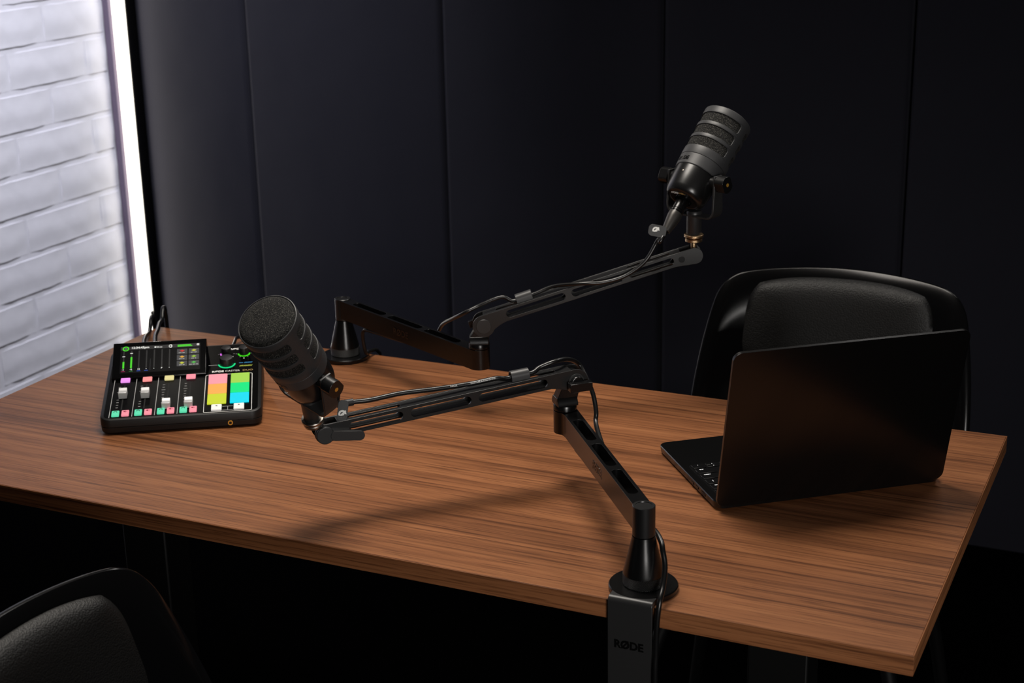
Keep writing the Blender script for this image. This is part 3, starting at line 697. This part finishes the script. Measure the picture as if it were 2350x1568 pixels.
# ================================================================== MIXER
TILT = R_(12)
MIXL = V((-.469, -.1396, .74))
mx = thing('audio_mixer', 'black podcast mixing console with lit pads, faders and tilted touchscreen', 'mixer', MIXL, Matrix.Rotation(R_(32.1), 4, 'Z').to_quaternion())
mm = .001
Wd, Dp, HF = .230, .199, .024
tt = math.tan(TILT)
MT = T((0, 0, HF)) @ Matrix.Rotation(TILT, 4, 'X')
def loft(loops, cap0=True, cap1=True):
    t = NB(); rs = [[t.verts.new(p) for p in lp] for lp in loops]; n_ = len(rs[0])
    for a, b in zip(rs, rs[1:]):
        for k in range(n_): t.faces.new((a[k], a[(k + 1) % n_], b[(k + 1) % n_], b[k]))
    if cap0: t.faces.new(rs[0][::-1])
    if cap1: t.faces.new(rs[-1])
    bmesh.ops.recalc_face_normals(t, faces=t.faces); return t
rr_ = lambda ins, r: rrect(ins, ins, Wd - ins, Dp - ins, max(r - ins, .002), 8)
part('lower_shell', loft([[(x, y, .0015) for x, y in rr_(.004, .016)], [(x, y, .004) for x, y in rr_(.001, .016)], [(x, y, .0115) for x, y in rr_(0, .016)]]), MIXSHELL, mx, .0004)
part('shell_gap', loft([[(x, y, .0114) for x, y in rr_(.0012, .016)], [(x, y, .0126) for x, y in rr_(.0012, .016)]]), GLOSSBLK, mx)
part('upper_shell', loft([[(x, y, .0125) for x, y in rr_(0, .016)], [(x, y, HF - .0035 + y * tt) for x, y in rr_(0, .016)], [(x, y, HF - .0012 + y * tt) for x, y in rr_(.0009, .016)], [(x, y, HF + y * tt) for x, y in rr_(.0035, .016)]]), MIXSHELL, mx, .0)
DV = Dp / math.cos(TILT)
part('faceplate', prism(NB(), rrect(.0055, .0045, Wd - .0055, DV - .006, .009, 8), [], .0, .0006, MT), FACEPLATE, mx)
for fx, fy in ((.02, .02), (.21, .02), (.02, .18), (.21, .18)):
    part('rubber_foot', cyl(NB(), (fx, fy, 0), (fx, fy, .002), .007, seg=20), STRAP, mx)
FP = .0006
def flat(name, x0, y0, x1, y1, m, par, z=FP, h=.0002, r=0, M=None):
    o = rrect(x0 * mm, y0 * mm, x1 * mm, y1 * mm, r * mm, 4) if r else [(x0 * mm, y0 * mm), (x1 * mm, y0 * mm), (x1 * mm, y1 * mm), (x0 * mm, y1 * mm)]
    return part(name, prism(NB(), o, [], z, z + h, M or MT), m, par)
BTN = {}
def button(name, cx, cy, wx, wy, m, h=.0032, bev=.0009, lab=None):
    t = NB(); box(t, (cx * mm - wx * mm / 2, cy * mm - wy * mm / 2, FP), (cx * mm + wx * mm / 2, cy * mm + wy * mm / 2, FP + h), MT)
    return part(name, t, m, mx, bev, lab)
chl = [13.4, 45.5, 77.5, 109.4]
tops = [(242, 150, 243), (255, 152, 150), (226, 214, 150), (255, 150, 165)]
capv = [62.5, 60.0, 26.5, 26.0]
GRN = GLOW('key_mint', (96, 226, 178), .85); PNK = GLOW('key_pink', (255, 150, 165), .85)
FCAP = mat('fader_cap_silver', (.62, .62, .63), .38, .35, .5)
GREYPRINT = mat('grey_print', (.42, .42, .42), .6)
lw = .45
for i, u in enumerate(chl):
    flat('printed_line', u - .4, 4.8, u + .4, 110, GREYPRINT, mx)
    button('channel_button', u + 15.8, 106.5, 13.6, 13, GLOW('channel_key_%d' % i, tops[i], .9), lab='lit channel button')
    su = u + 15.8
    flat('fader_slot', su - .9, 25, su + .9, 93, mat('fader_slot_%d' % i, (.001, .001, .001), .8) if i == 0 else MATS['fader_slot_0'], mx)
    for k in range(9):
        tv = 31 + k * 7.2
        if abs(tv - capv[i]) < 9.5: continue
        ln = 5.5 if k in (6,) else 3.4
        flat('tick_mark', su - 5.2 - ln / 2 - 1.7, tv - .4, su - 5.2 + ln / 2 - 1.7, tv + .4, GREYPRINT, mx)
    # fader cap: body with a concave thumb saddle
    t = NB(); prof = [(-8.5, 1.5), (8.5, 1.5), (7.6, 10.2)] + [(7.4 - 14.8 * k / 10, 11.2 - 2.6 * math.sin(math.pi * k / 10)) for k in range(11)] + [(-7.6, 10.2)]
    prism(t, [((capv[i] + a) * mm, b * mm) for a, b in prof], [], (su - 6) * mm, (su + 6) * mm, MT @ Matrix(((0, 0, 1, 0), (1, 0, 0, 0), (0, 1, 0, 0), (0, 0, 0, 1))))
    cap = part('fader_cap', t, FCAP, mx, .0009, label='silver fader cap')
    flat('cap_line', su - 6.05, capv[i] - .5, su + 6.05, capv[i] + .5, GREYPRINT, cap, .0086, .0002)
    part('fader_stem', box(NB(), ((su - .8) * mm, (capv[i] - 4) * mm, 0), ((su + .8) * mm, (capv[i] + 4) * mm, .002), MT), GLOSSBLK, cap)
    g = button('listen_button', u + 8.8, 12.2, 10.5, 13.5, GRN, lab='lit mint green button')
    p = button('mute_button', u + 22.7, 12.2, 10.5, 13.5, PNK, lab='lit pink button')
    DK = MATS.get('key_icon') or mat('key_icon', (.01, .02, .02), .6); DR = MATS.get('key_icon_red') or mat('key_icon_red', (.22, .0, .02), .6)
    t = NB(); prism(t, [((u + 8.8 + x) * mm, (14.2 + y) * mm) for x, y in arc(0, 0, 2.6, 200, -20, 12) + arc(0, 0, 1.6, -20, 200, 12)], [], FP + .0032, FP + .0034, MT); part('icon', t, DK, g)
    t = NB(); prism(t, [((u + 22.7 + x) * mm, (14.4 + y) * mm) for x, y in [(-2.6, -1), (-1.2, -1), (.6, -2.2), (.6, 2.2), (-1.2, 1), (-2.6, 1)]], [], FP + .0032, FP + .0034, MT)
    prism(t, [((u + 22.7 + x) * mm, (14.4 + y) * mm) for x, y in [(1.2, -1.2), (1.8, -1.2), (3, 1.2), (2.4, 1.2)]], [], FP + .0032, FP + .0034, MT); part('icon', t, DR, p)
# smart pads
oo = rrect(146.6 * mm, 2.5 * mm, 216 * mm, 109 * mm, .003, 5); ii = rrect(147.4 * mm, 3.3 * mm, 215.2 * mm, 108.2 * mm, .0024, 5)
part('pad_frame', prism(NB(), oo, [ii], FP, FP + .0002, MT), WHITEPRINT, mx)
pads = [((255, 160, 172), 0, 2), ((166, 214, 80), 1, 2), ((255, 176, 86), 0, 1), ((0, 232, 130), 1, 1), ((206, 218, 52), 0, 0), ((0, 220, 244), 1, 0)]
for k, (c, cx, cy) in enumerate(pads):
    button('smart_pad', (165.2, 198)[cx], (37.2, 65.6, 93.8)[cy], 27.4, 27.2, GLOW('pad_%d' % k, c, .86), .0022, .0007, 'lit colour pad')
WB = mat('white_button', (.62, .62, .61), .5, emit=(.6, .6, .58), es=.45)
for cx, s in ((165.4, '<'), (197.6, '>')):
    b_ = button('bank_button', cx, 12.2, 15, 15, WB, lab='white bank button')
    text('icon', s, .0052, MT @ T((cx * mm, .0145, FP + .0033)), LETTER, b_, depth=.0002, bold=.0002)
    flat('printed_line', cx - .3, 19.9, cx + .3, 23.2, GREYPRINT, mx)
flat('printed_line', 173.4, 16.8, 189.6, 17.4, GREYPRINT, mx); flat('printed_line', 173.4, 6.4, 189.6, 7.0, GREYPRINT, mx); flat('printed_line', 181.2, 7, 181.8, 16.8, GREYPRINT, mx)
# knobs
KNOB = mat('mixer_knob', (.012, .012, .013), .35)
def knob(cx, cy, r, h, ring=None, a0=0, a1=360):
    k = part('encoder_knob' if r > .009 else 'headphone_knob', lathe(NB(), [(0, FP), (r * .98, FP), (r * .94, h - .001), (r * .88, h), (r * .6, h - .0004), (0, h - .0004)], MT @ T((cx * mm, cy * mm, 0)), 48), KNOB, mx)
    if ring:
        ri, ro = ring[1] - .0021, ring[1]
        part('light_ring', prism(NB(), arc(cx * mm, cy * mm, ro, a0, a1, 30) + arc(cx * mm, cy * mm, ri, a1, a0, 30), [], FP, FP + .0007, MT), ring[0], k)
    return k
G1 = GLOW('ring_green_teal', (20, 214, 130), 1.0); G2 = GLOW('ring_green', (60, 205, 20), 1.0); MAG = GLOW('ring_magenta', (226, 110, 240), 1.0)
knob(177, 139.5, .0105, .0125, (G1, .0132), 188, 358)
knob(202.5, 168.5, .0078, .0125, (G2, .0096), 185, 362)
k3 = knob(176, 169.5, .0078, .0125)
t = prism(NB(), arc(176 * mm, 169.5 * mm, .0096, 172, 225, 8) + arc(176 * mm, 169.5 * mm, .0076, 225, 172, 8), [], FP, FP + .0007, MT); part('light_ring', t, MAG, k3)
for cx, cy, r, nm in ((176, 169.5, 11.6, '1'), (202.5, 168.5, 11.4, '2')):
    for a in (180, 240, 300, 360):
        ca, sa = math.cos(R_(a)), math.sin(R_(a))
        part('tick_mark', box(NB(), (-.0011, -.0003, FP), (.0011, .0003, FP + .0002), MT @ T(((cx + r * ca) * mm, (cy + r * sa) * mm, 0)) @ Matrix.Rotation(R_(a), 4, 'Z')), GREYPRINT, mx)
    text('lettering', nm, .0042, MT @ T(((cx + (0 if nm == '2' else 10)) * mm, (cy - (14.6 if nm == '2' else 9)) * mm, FP + .0002)), WHITEPRINT, mx, depth=.0001, bold=.0001)
flat('printed_line', 150, 137.0, 163, 137.8, GREYPRINT, mx)
text('lettering', 'RØDE', .0062, MT @ T((.190, .1835, FP + .0002)), WHITEPRINT, mx, depth=.0001, bold=.0003, sx=1.1)
text('lettering', 'RØDE', .0062, MT @ T((.1555, .1176, FP + .0002)), WHITEPRINT, mx, depth=.0001, bold=.0003, align='LEFT', sx=1.06)
text('lettering', 'CASTER', .0062, MT @ T((.1750, .1176, FP + .0002)), WHITEPRINT, mx, depth=.0001, align='LEFT', sx=1.0)
text('lettering', 'DUO', .0062, MT @ T((.2010, .1176, FP + .0002)), GOLDPRINT, mx, depth=.0001, align='LEFT', sx=1.12)
BLUEP = mat('blue_print', (.03, .22, .48), .5); LIMEP = mat('lime_print', (.42, .50, .06), .5)
flat('printed_bar', 195.5, 139.8, 201.5, 141.2, BLUEP, mx)
def strokes(m, x0, x1, y0, y1, n, sl):
    t = NB(); st = (x1 - x0) / n
    for k in range(n):
        a = x0 + k * st
        prism(t, [(x * mm, y * mm) for x, y in ((a, y0), (a + st * .55, y0), (a + st * .55 + sl, y1), (a + sl, y1))], [], FP, FP + .0002, MT)
        if k % 3 != 2: prism(t, [(x * mm, y * mm) for x, y in ((a + sl, y1 - .6), (a + st + sl, y1 - .6), (a + st + sl, y1), (a + sl, y1))], [], FP, FP + .0002, MT)
    part('printed_mark', t, m, mx)
strokes(BLUEP, 203, 215, 138.8, 142.2, 8, .9); strokes(LIMEP, 196, 215, 129.4, 133.0, 10, 1.0)
# headphone jack on the front
jk = MT  # front face is y = 0
part('jack', lathe(NB(), [(.0021, .0), (.0036, .0), (.0036, .0012), (.0021, .0012), (.0021, -.004), (0, -.004)], T((.1845, 0, .0085)) @ Matrix.Rotation(R_(90), 4, 'X'), 28), GOLD, mx, label='gold headphone jack')
# touchscreen unit, tilted up from the faceplate
S0 = V((.0, .1105, .0045)); S1 = V((.0, .1765, .0262))
SD = (S1 - S0); SL = SD.length
MS = MT @ frame((1, 0, 0), SD.cross(V((1, 0, 0))) * -1, S0)
SX0, SX1 = .0085, .1475
t = prism(NB(), [(S0.y - .0005, FP), (S0.y - .0012, S0.z - .0012), (S0.y, S0.z), (S1.y, S1.z), (S1.y + .003, S1.z - .002), (S1.y + .012, FP)], [], SX0, SX1, MT @ Matrix(((0, 0, 1, 0), (1, 0, 0, 0), (0, 1, 0, 0), (0, 0, 0, 1))))
su_ = part('screen_housing', t, GLOSSBLK, mx, .0012)
part('screen_glass', prism(NB(), rrect(SX0 + .001, .001, SX1 - .001, SL - .001, .002, 4), [], 0, .0006, MS), GLOSSBLK, su_)
SCRN = part('display', prism(NB(), rrect(SX0 + .0115, .0075, SX1 - .009, SL - .0085, .0004, 2), [], .0006, .00065, MS), mat('screen_black', (.002, .002, .002), .2, emit=(.0015, .0015, .0018), es=1), su_, label='lit touchscreen')
def scr(name, x0, y0, x1, y1, m, r=0, z=.00065): return flat(name, x0, y0, x1, y1, m, SCRN, z, .00004, r, MS)
SG = GLOW('ui_green', (62, 200, 26), 1); SW = GLOW('ui_white', (225, 225, 220), 1); SGREY = GLOW('ui_grey', (52, 52, 54), 1); SDK = GLOW('ui_dark', (22, 22, 24), 1); SMAG = GLOW('ui_magenta', (170, 20, 90), 1); SBLU = GLOW('ui_blue', (20, 70, 170), 1); SDG = GLOW('ui_dim_green', (30, 110, 40), 1)
sy = SL / mm
scr('status_bar', 20, sy - 15.5, 138, sy - 8.7, SDK)
t = NB(); ox, oy = 27.5, sy - 12.8
prism(t, [((ox + x) * mm, (oy + y) * mm) for x, y in circ(0, 0, 4.9, 28)], [[((ox + x) * mm, (oy + y) * mm) for x, y in circ(0, 0, 2.9, 24)]], .0007, .00074, MS); part('record_ring', t, SG, SCRN)
scr('record_dash', ox - 1.2, oy - .3, ox + 1.2, oy + .3, SW, 0, .0007)
text('lettering', '12:34:45pm', .0058, MS @ T((.0355, (sy - 11.8) * mm, .0008)), SW, SCRN, depth=.00005, bold=.00015, align='LEFT', sx=.98)
scr('card_icon', 70.0, sy - 13.6, 72.8, sy - 11.0, SW, 0, .0007)
scr('card_caption', 74, sy - 13.4, 76.4, sy - 11.6, SW, 0, .0007); scr('card_caption', 77.2, sy - 13.4, 81.5, sy - 12.2, SW, 0, .0007)
t = NB(); ox, oy = 94.5, sy - 12
prism(t, [((ox + x) * mm, (oy + y) * mm) for x, y in arc(0, 0, 3.2, 60, 300, 18) + arc(0, 0, 2.2, 300, 60, 18)], [], .0007, .00074, MS); prism(t, [((ox + 1 + x) * mm, (oy + y) * mm) for x, y in circ(0, 0, 1.3, 12)], [], .0007, .00074, MS); part('headphone_icon', t, SW, SCRN)
scr('level_bar', 104.5, sy - 12.0, 124.5, sy - 10.3, SG, 0, .0007); scr('level_bar', 104.5, sy - 14.2, 126.5, sy - 12.3, SG, 0, .0007)
t = NB(); ox, oy = 135.0, sy - 11.5
prism(t, [((ox + x) * mm, (oy + y) * mm) for x, y in circ(0, 0, 2.0, 16)], [[((ox + x) * mm, (oy + y) * mm) for x, y in circ(0, 0, .8, 10)]], .0007, .00074, MS); part('gear_icon', t, SW, SCRN)
xs = [25.0, 36.4, 47.6, 58.8, 70.2, 81.6, 92.8]
for i, x in enumerate(xs):
    scr('meter_track', x - .9, 17, x + .9, sy - 17.5, SDK)
scr('divider', 64.3, 11, 64.7, 34, SGREY)
scr('meter_level', xs[0] - 1.3, 17, xs[0] + 1.3, 30.5, SG, .4, .0007); scr('meter_level', xs[1] - 1.3, 17, xs[1] + 1.3, 39.5, SG, .4, .0007)
scr('fader_mark', xs[0] - 2, 40.3, xs[0] + 2, 41.6, SW, 0, .0007); scr('fader_mark', xs[1] - 2, 46.3, xs[1] + 2, 47.6, SW, 0, .0007)
for i, (s, m) in enumerate((('\u20221', SMAG), ('\u20222', SDG), ('12', SBLU), ('\u2022', SBLU), ('\u2022', None), ('P', None), ('\u2022', None))):
    text('lettering', s, .0040, MS @ T((xs[i] * mm, .0142, .0008)), SW, SCRN, depth=.00005, bold=.0001)
    if m: scr('channel_line', xs[i] - 2.8, 10.6, xs[i] + 2.8, 11.5, m)
cols = [(205, 20, 24), (196, 200, 40), (222, 164, 40), (150, 196, 40), (200, 204, 40), (70, 186, 60)]
for k in range(6):
    cx = 111.5 if k % 2 == 0 else 129.0; cy = (sy - 24.4, sy - 36.6, sy - 48.8)[k // 2]
    tl = scr('pad_tile', cx - 7.7, cy - 5.2, cx + 7.7, cy + 5.2, SGREY)
    t = NB()
    for j, hh in enumerate((.9, 1.2, 2.0, 2.7, 2.0, 1.2, .9)):
        x = cx + (j - 3) * .95; box(t, ((x - .38) * mm, (cy + 1.4 - hh * .8) * mm, .00071), ((x + .38) * mm, (cy + 1.4 + hh * .8) * mm, .00076), MS)
    part('sound_icon', t, GLOW('ui_pad_%d' % k, cols[k], 1), tl)
    wd = (5, 4.6, 4.4, 3.6, 4, 6.6)[k]
    for j in range(int(wd * 2)):
        x = cx - wd + j + .1; flat('caption', x, cy - 3.1 + .15 * (j % 3), x + .72, cy - 2.2, SW, tl, .0007, .00004, 0, MS) if j % 5 != 4 else None
# ---- leads plugged into the back of the mixer
mz = Matrix.Rotation(R_(32.1), 4, 'Z')
def back(u, z): return MIXL + (mz @ V((u * mm, Dp, z)))
bdir = mz @ V((0, 1, 0))
def lead(label, u, mids, r=.003, sleeve=True, white=True):
    b = back(u, .024); root = thing('mixer_lead', label, 'cable', b, group='leads behind the mixer')
    part('plug', tube(NB(), [bdir * .0005, bdir * .018, bdir * .032 + V((0, 0, .004))], .0058, 14, smooth=False), GLOSSBLK, root, .0006)
    if white:
        part('plug_band', tube(NB(), [bdir * .016 + V((0, 0, .0)), bdir * .022 + V((0, 0, .001))], .0062, 16, smooth=False), WHITEPRINT, root, label='white band on plug')
    p = [bdir * .03 + V((0, 0, .0036))] + [V(m_) - b for m_ in mids]
    part('cable', tube(NB(), p, r, 12, n=10), RUBBER, root)
    return root
def over(px, py, y, w=.0): return onplane(px, py, 1, y)
a1 = over(332, 783, .20); a2 = over(343, 762, .29)
lead('short black mixer lead arching toward the table corner nearest the light bar', 40, [V((a1.x, a1.y, max(a1.z, .765))), a2, V((a2.x - .018, .320, max(a2.z, .758))), V((a2.x - .034, .346, .752)), V((a2.x - .040, .356, .72)), V((a2.x - .040, .357, .35))], .0036)
b1 = over(356, 778, .20); b2 = over(366, 742, .30)
lead('tall black mixer lead looping highest above the table corner', 62, [b1, over(362, 757, .25), b2, V((b2.x - .014, .325, b2.z - .003)), V((b2.x - .024, .346, .772)), V((b2.x - .028, .356, .72)), V((b2.x - .028, .357, .35))], .0036)
c1 = over(538, 788, .24); c2 = over(546, 765, .30)
lead('thin black lead leaving the mixer behind the foam-faced microphone', 172, [V((c1.x, c1.y, max(c1.z, .765))), V((c2.x, c2.y, .752)), V((c2.x + .01, .335, .7435)), V((c2.x + .012, .342, .72)), V((c2.x + .012, .345, .35))], .0027, white=False)

# ================================================================== LAPTOP
HL = V((.426, -.067, .74)); LA = math.atan2(.631, .776)
lp = thing('laptop', 'open space black laptop standing with the back of its lid toward the near edge', 'laptop', HL, Matrix.Rotation(LA, 4, 'Z').to_quaternion())
LW, LD = .3105, .2165
part('base', loft([[(x, y, .0018) for x, y in rrect(.005, .006, LW - .005, LD - .005, .010, 6)], [(x, y, .0035) for x, y in rrect(.001, .003, LW - .001, LD - .001, .012, 6)], [(x, y, .0115) for x, y in rrect(0, .002, LW, LD, .012, 6)], [(x, y, .0125) for x, y in rrect(.0008, .0028, LW - .0008, LD - .0008, .0115, 6)]]), LAPBASE, lp)
for fx in (.03, LW - .03):
    for fy in (.025, LD - .025): part('foot', cyl(NB(), (fx, fy, 0), (fx, fy, .0025), .008, seg=20), STRAP, lp)
for y0, ln in ((.040, .013), (.064, .009), (.080, .009)):
    part('port', box(NB(), (-.0002, y0, .0055), (.0006, y0 + ln, .0088)), LETTER, lp, .0)
hy, hz = .006, .0085
ML = T((0, hy, hz)) @ Matrix.Rotation(R_(12), 4, 'X')
lid = part('lid', prism(NB(), rrect(0, 0, LW, .2195, .011, 7), [], .0, .0046, ML @ Matrix(((1, 0, 0, 0), (0, 0, 1, -.0052), (0, 1, 0, 0), (0, 0, 0, 1)))), LIDM, lp, .0015, label='dark metal lid seen from behind', seg=3)
part('screen', prism(NB(), rrect(.004, .006, LW - .004, .2155, .008, 6), [], .0, .0005, ML @ Matrix(((1, 0, 0, 0), (0, 0, 1, -.0006), (0, 1, 0, 0), (0, 0, 0, 1)))), GLOSSBLK, lp)
part('hinge', cyl(NB(), (.03, hy + .0005, hz + .001), (LW - .03, hy + .0005, hz + .001), .0042, seg=20), LAPBASE, lp)
ZK = .0125
part('keyboard_well', prism(NB(), rrect(.0105, .022, LW - .0105, .1265, .002, 3), [], ZK, ZK + .0002), KEYM, lp)
part('trackpad', prism(NB(), rrect(.090, .134, LW - .090, .208, .003, 3), [], ZK, ZK + .0003), PADM, lp)
def keymesh(wd, dp):
    t = box(NB(), (-wd / 2, -dp / 2, 0), (wd / 2, dp / 2, .0012)); me = bpy.data.meshes.new('key'); t.to_mesh(me); t.free(); me.materials.append(KEYM); finish(me); return me
kcache = {}
def key(x0, x1, y0, y1, leg=None):
    k = (round(x1 - x0, 4), round(y1 - y0, 4)); me = kcache.setdefault(k, keymesh(x1 - x0, y1 - y0))
    o = link('key', me, lp); o.location = ((x0 + x1) / 2, (y0 + y1) / 2, ZK + .0002)
    bv = o.modifiers.new('bevel', 'BEVEL'); bv.width = .0005; bv.segments = 1
    if leg:
        tx, sz, ax, ay = leg
        # the user sits on the far side, so the legends read from there
        me = text_mesh(tx, sz, depth=.00005, bold=.00004); me.transform(T((ax, ay, .0013)) @ Matrix.Rotation(math.pi, 4, 'Z')); me.materials.append(KEYLEG); link('legend', me, o)
KEYLEG = mat('key_legend', (.8, .8, .8), .6, emit=(1, 1, 1), es=.8)
kx0, kx1 = .0118, LW - .0118
rows = [(.0235, .0385, [1.0] * 13 + [1.0]), (.0405, .0565, [1.6] + [1] * 13), (.0585, .0745, [1] * 13 + [1.6]), (.0765, .0925, [1.9] + [1] * 11 + [1.9]), (.0945, .1105, [2.4] + [1] * 10 + [2.4])]
for ri, (y0, y1, ws) in enumerate(rows):
    tot = sum(ws); u = (kx1 - kx0) / tot; x = kx0
    for i, wk in enumerate(ws):
        leg = None
        if i == 0 and ri == 1: leg = ('delete', .0034, -.005, .004)
        elif i == 0 and ri == 3: leg = ('return', .0034, -.008, .004)
        elif i == 0 and ri == 4: leg = ('shift', .0034, -.014, .004)
        elif i == 0 and ri == 2: leg = ('|', .005, 0, 0)
        elif i < 6 and ri in (1, 2, 3, 4): leg = ((None, "+-0987", "|][POI", None, None)[ri] or "x';LKJH" if ri != 4 else "x/.,MN")[i] if i < 6 else None; leg = (leg, .0042, 0, 0) if leg else None
        key(x + .0012, x + wk * u - .0012, y0, y1, leg); x += wk * u
y0, y1 = .1125, .1275 - .002
x = kx0; u = (kx1 - kx0) / 14.4
for wk, leg in ((1, '\u25B6'), (1, None), (1, '\u25C0'), (1, 'alt'), (1.25, 'cmd'), (5.4, None), (1.25, 'cmd'), (1, None), (1, None), (1.5, None)):
    lg = (leg if len(leg) > 1 else '\u2022', .0035, 0, .003) if leg else None
    if leg is None and wk == 1 and x < kx0 + 2.5 * u:
        key(x + .0012, x + wk * u - .0012, y0, (y0 + y1) / 2 - .0003, ('\u2022', .004, 0, 0)); key(x + .0012, x + wk * u - .0012, (y0 + y1) / 2 + .0003, y1, ('\u2022', .004, 0, 0))
    else: key(x + .0012, x + wk * u - .0012, y0, y1, lg)
    x += wk * u

# ================================================================== CHAIRS
def chair(label, loc, ang):
    root = thing('shell_chair', label, 'chair', loc, Matrix.Rotation(ang, 4, 'Z').to_quaternion(), 'black shell chairs')
    def yb(x, z): return .215 + .20 * (z - .48) - 1.05 * x * x - 2.4 * max(0, .80 - z) * x * x - (.0 if z > .6 else .9 * (.6 - z) * abs(x) * 1.0)
    half = [(-.200, .445), (-.224, .50), (-.232, .57), (-.231, .64), (-.224, .71), (-.214, .770), (-.204, .802), (-.184, .823), (-.150, .832), (-.075, .838), (0, .840)]
    outer = catmull([V((x, z, 0)) for x, z in half] + [V((-x, z, 0)) for x, z in half[-2::-1]], 6)
    hin = [(-.150, .445), (-.172, .50), (-.178, .56), (-.168, .605), (-.140, .635), (-.090, .655), (0, .663)]
    inner0 = catmull([V((x, z, 0)) for x, z in hin] + [V((-x, z, 0)) for x, z in hin[-2::-1]], 10)
    n_ = len(outer)
    inner = [inner0[0].lerp(inner0[0], 0)] * 0
    for k in range(n_):
        f = k / (n_ - 1) * (len(inner0) - 1); i = min(int(f), len(inner0) - 2); inner.append(inner0[i].lerp(inner0[i + 1], f - i))
    t = NB(); K = 8; g = []
    for k in range(n_):
        row = []
        for j in range(K + 1):
            p = outer[k].lerp(inner[k], j / K); lip = .012 * max(0, 1 - j * 1.0 / 1.5) if p.y > .5 else 0
            row.append(t.verts.new((p.x, yb(p.x, p.y) + lip, p.y)))
        g.append(row)
    for a, b in zip(g, g[1:]):
        for j in range(K): t.faces.new((a[j], b[j], b[j + 1], a[j + 1]))
    bmesh.ops.recalc_face_normals(t, faces=t.faces)
    o = part('back_shell', t, SHELLP, root, angle=60)
    m_ = o.modifiers.new('solid', 'SOLIDIFY'); m_.thickness = .009; m_.offset = 0
    b = o.modifiers.new('bevel', 'BEVEL'); b.width = .003; b.segments = 3; b.limit_method = 'ANGLE'; b.angle_limit = R_(50)
    # upholstered back pad following the shell
    t = NB(); nu, nv = 30, 16; gr = []
    for i in range(nu + 1):
        col = []
        for j in range(nv + 1):
            a, c = -1 + 2 * i / nu, -1 + 2 * j / nv
            # squircle map
            x = a * math.sqrt(1 - c * c * c * c * .20); z = c * math.sqrt(1 - a * a * a * a * .20)
            hw = .160 - .006 * (z + 1) / 2
            X = x * hw; Z = .747 + z * .074 + .006 * (1 - (x * x)) * (z + 1) / 2 
            e = max(abs(a), abs(c)); bul = .013 * (1 - e ** 7) + .002
            col.append(t.verts.new((X, yb(X, Z) - .0048 - bul, Z)))
        gr.append(col)
    for i in range(nu):
        for j in range(nv): t.faces.new((gr[i][j], gr[i + 1][j], gr[i + 1][j + 1], gr[i][j + 1]))
    bd = [e for e in t.edges if e.is_boundary]; r = bmesh.ops.extrude_edge_only(t, edges=bd)
    for v in [q for q in r['geom'] if isinstance(q, bmesh.types.BMVert)]: v.co.y += .0035
    bmesh.ops.recalc_face_normals(t, faces=t.faces)
    part('back_pad', t, LEATHER, root, angle=80, label='grained black leather back pad')
    # seat
    def sup(ins, z): return [(x, y, z) for x, y in rrect(-.225 + ins, -.215 + ins, .225 - ins, .195 - ins, .09, 8)]
    part('seat_shell', loft([sup(.03, .425), sup(.006, .437), sup(0, .452), sup(.008, .452), sup(.035, .440)]), SHELLP, root, angle=60)
    part('seat_pad', loft([sup(.030, .441), sup(.022, .458), sup(.035, .472), sup(.075, .477)]), LEATHER, root, angle=80)
    for sx in (-1, 1):
        for s_y in (-1, 1):
            part('leg', tube(NB(), [(sx * .15, s_y * .13 - .01, .428), (sx * .19, s_y * .18 - .01, .30), (sx * .235, s_y * .235 - .01, 0)], .011, 14, n=6), STEEL, root)
    return root
chair('black shell chair with leather pad pulled up behind the laptop', (.40, .47, 0), R_(2))
chair('black shell chair with leather pad standing clear of the near table edge', (.224, -.775, 0), R_(95))
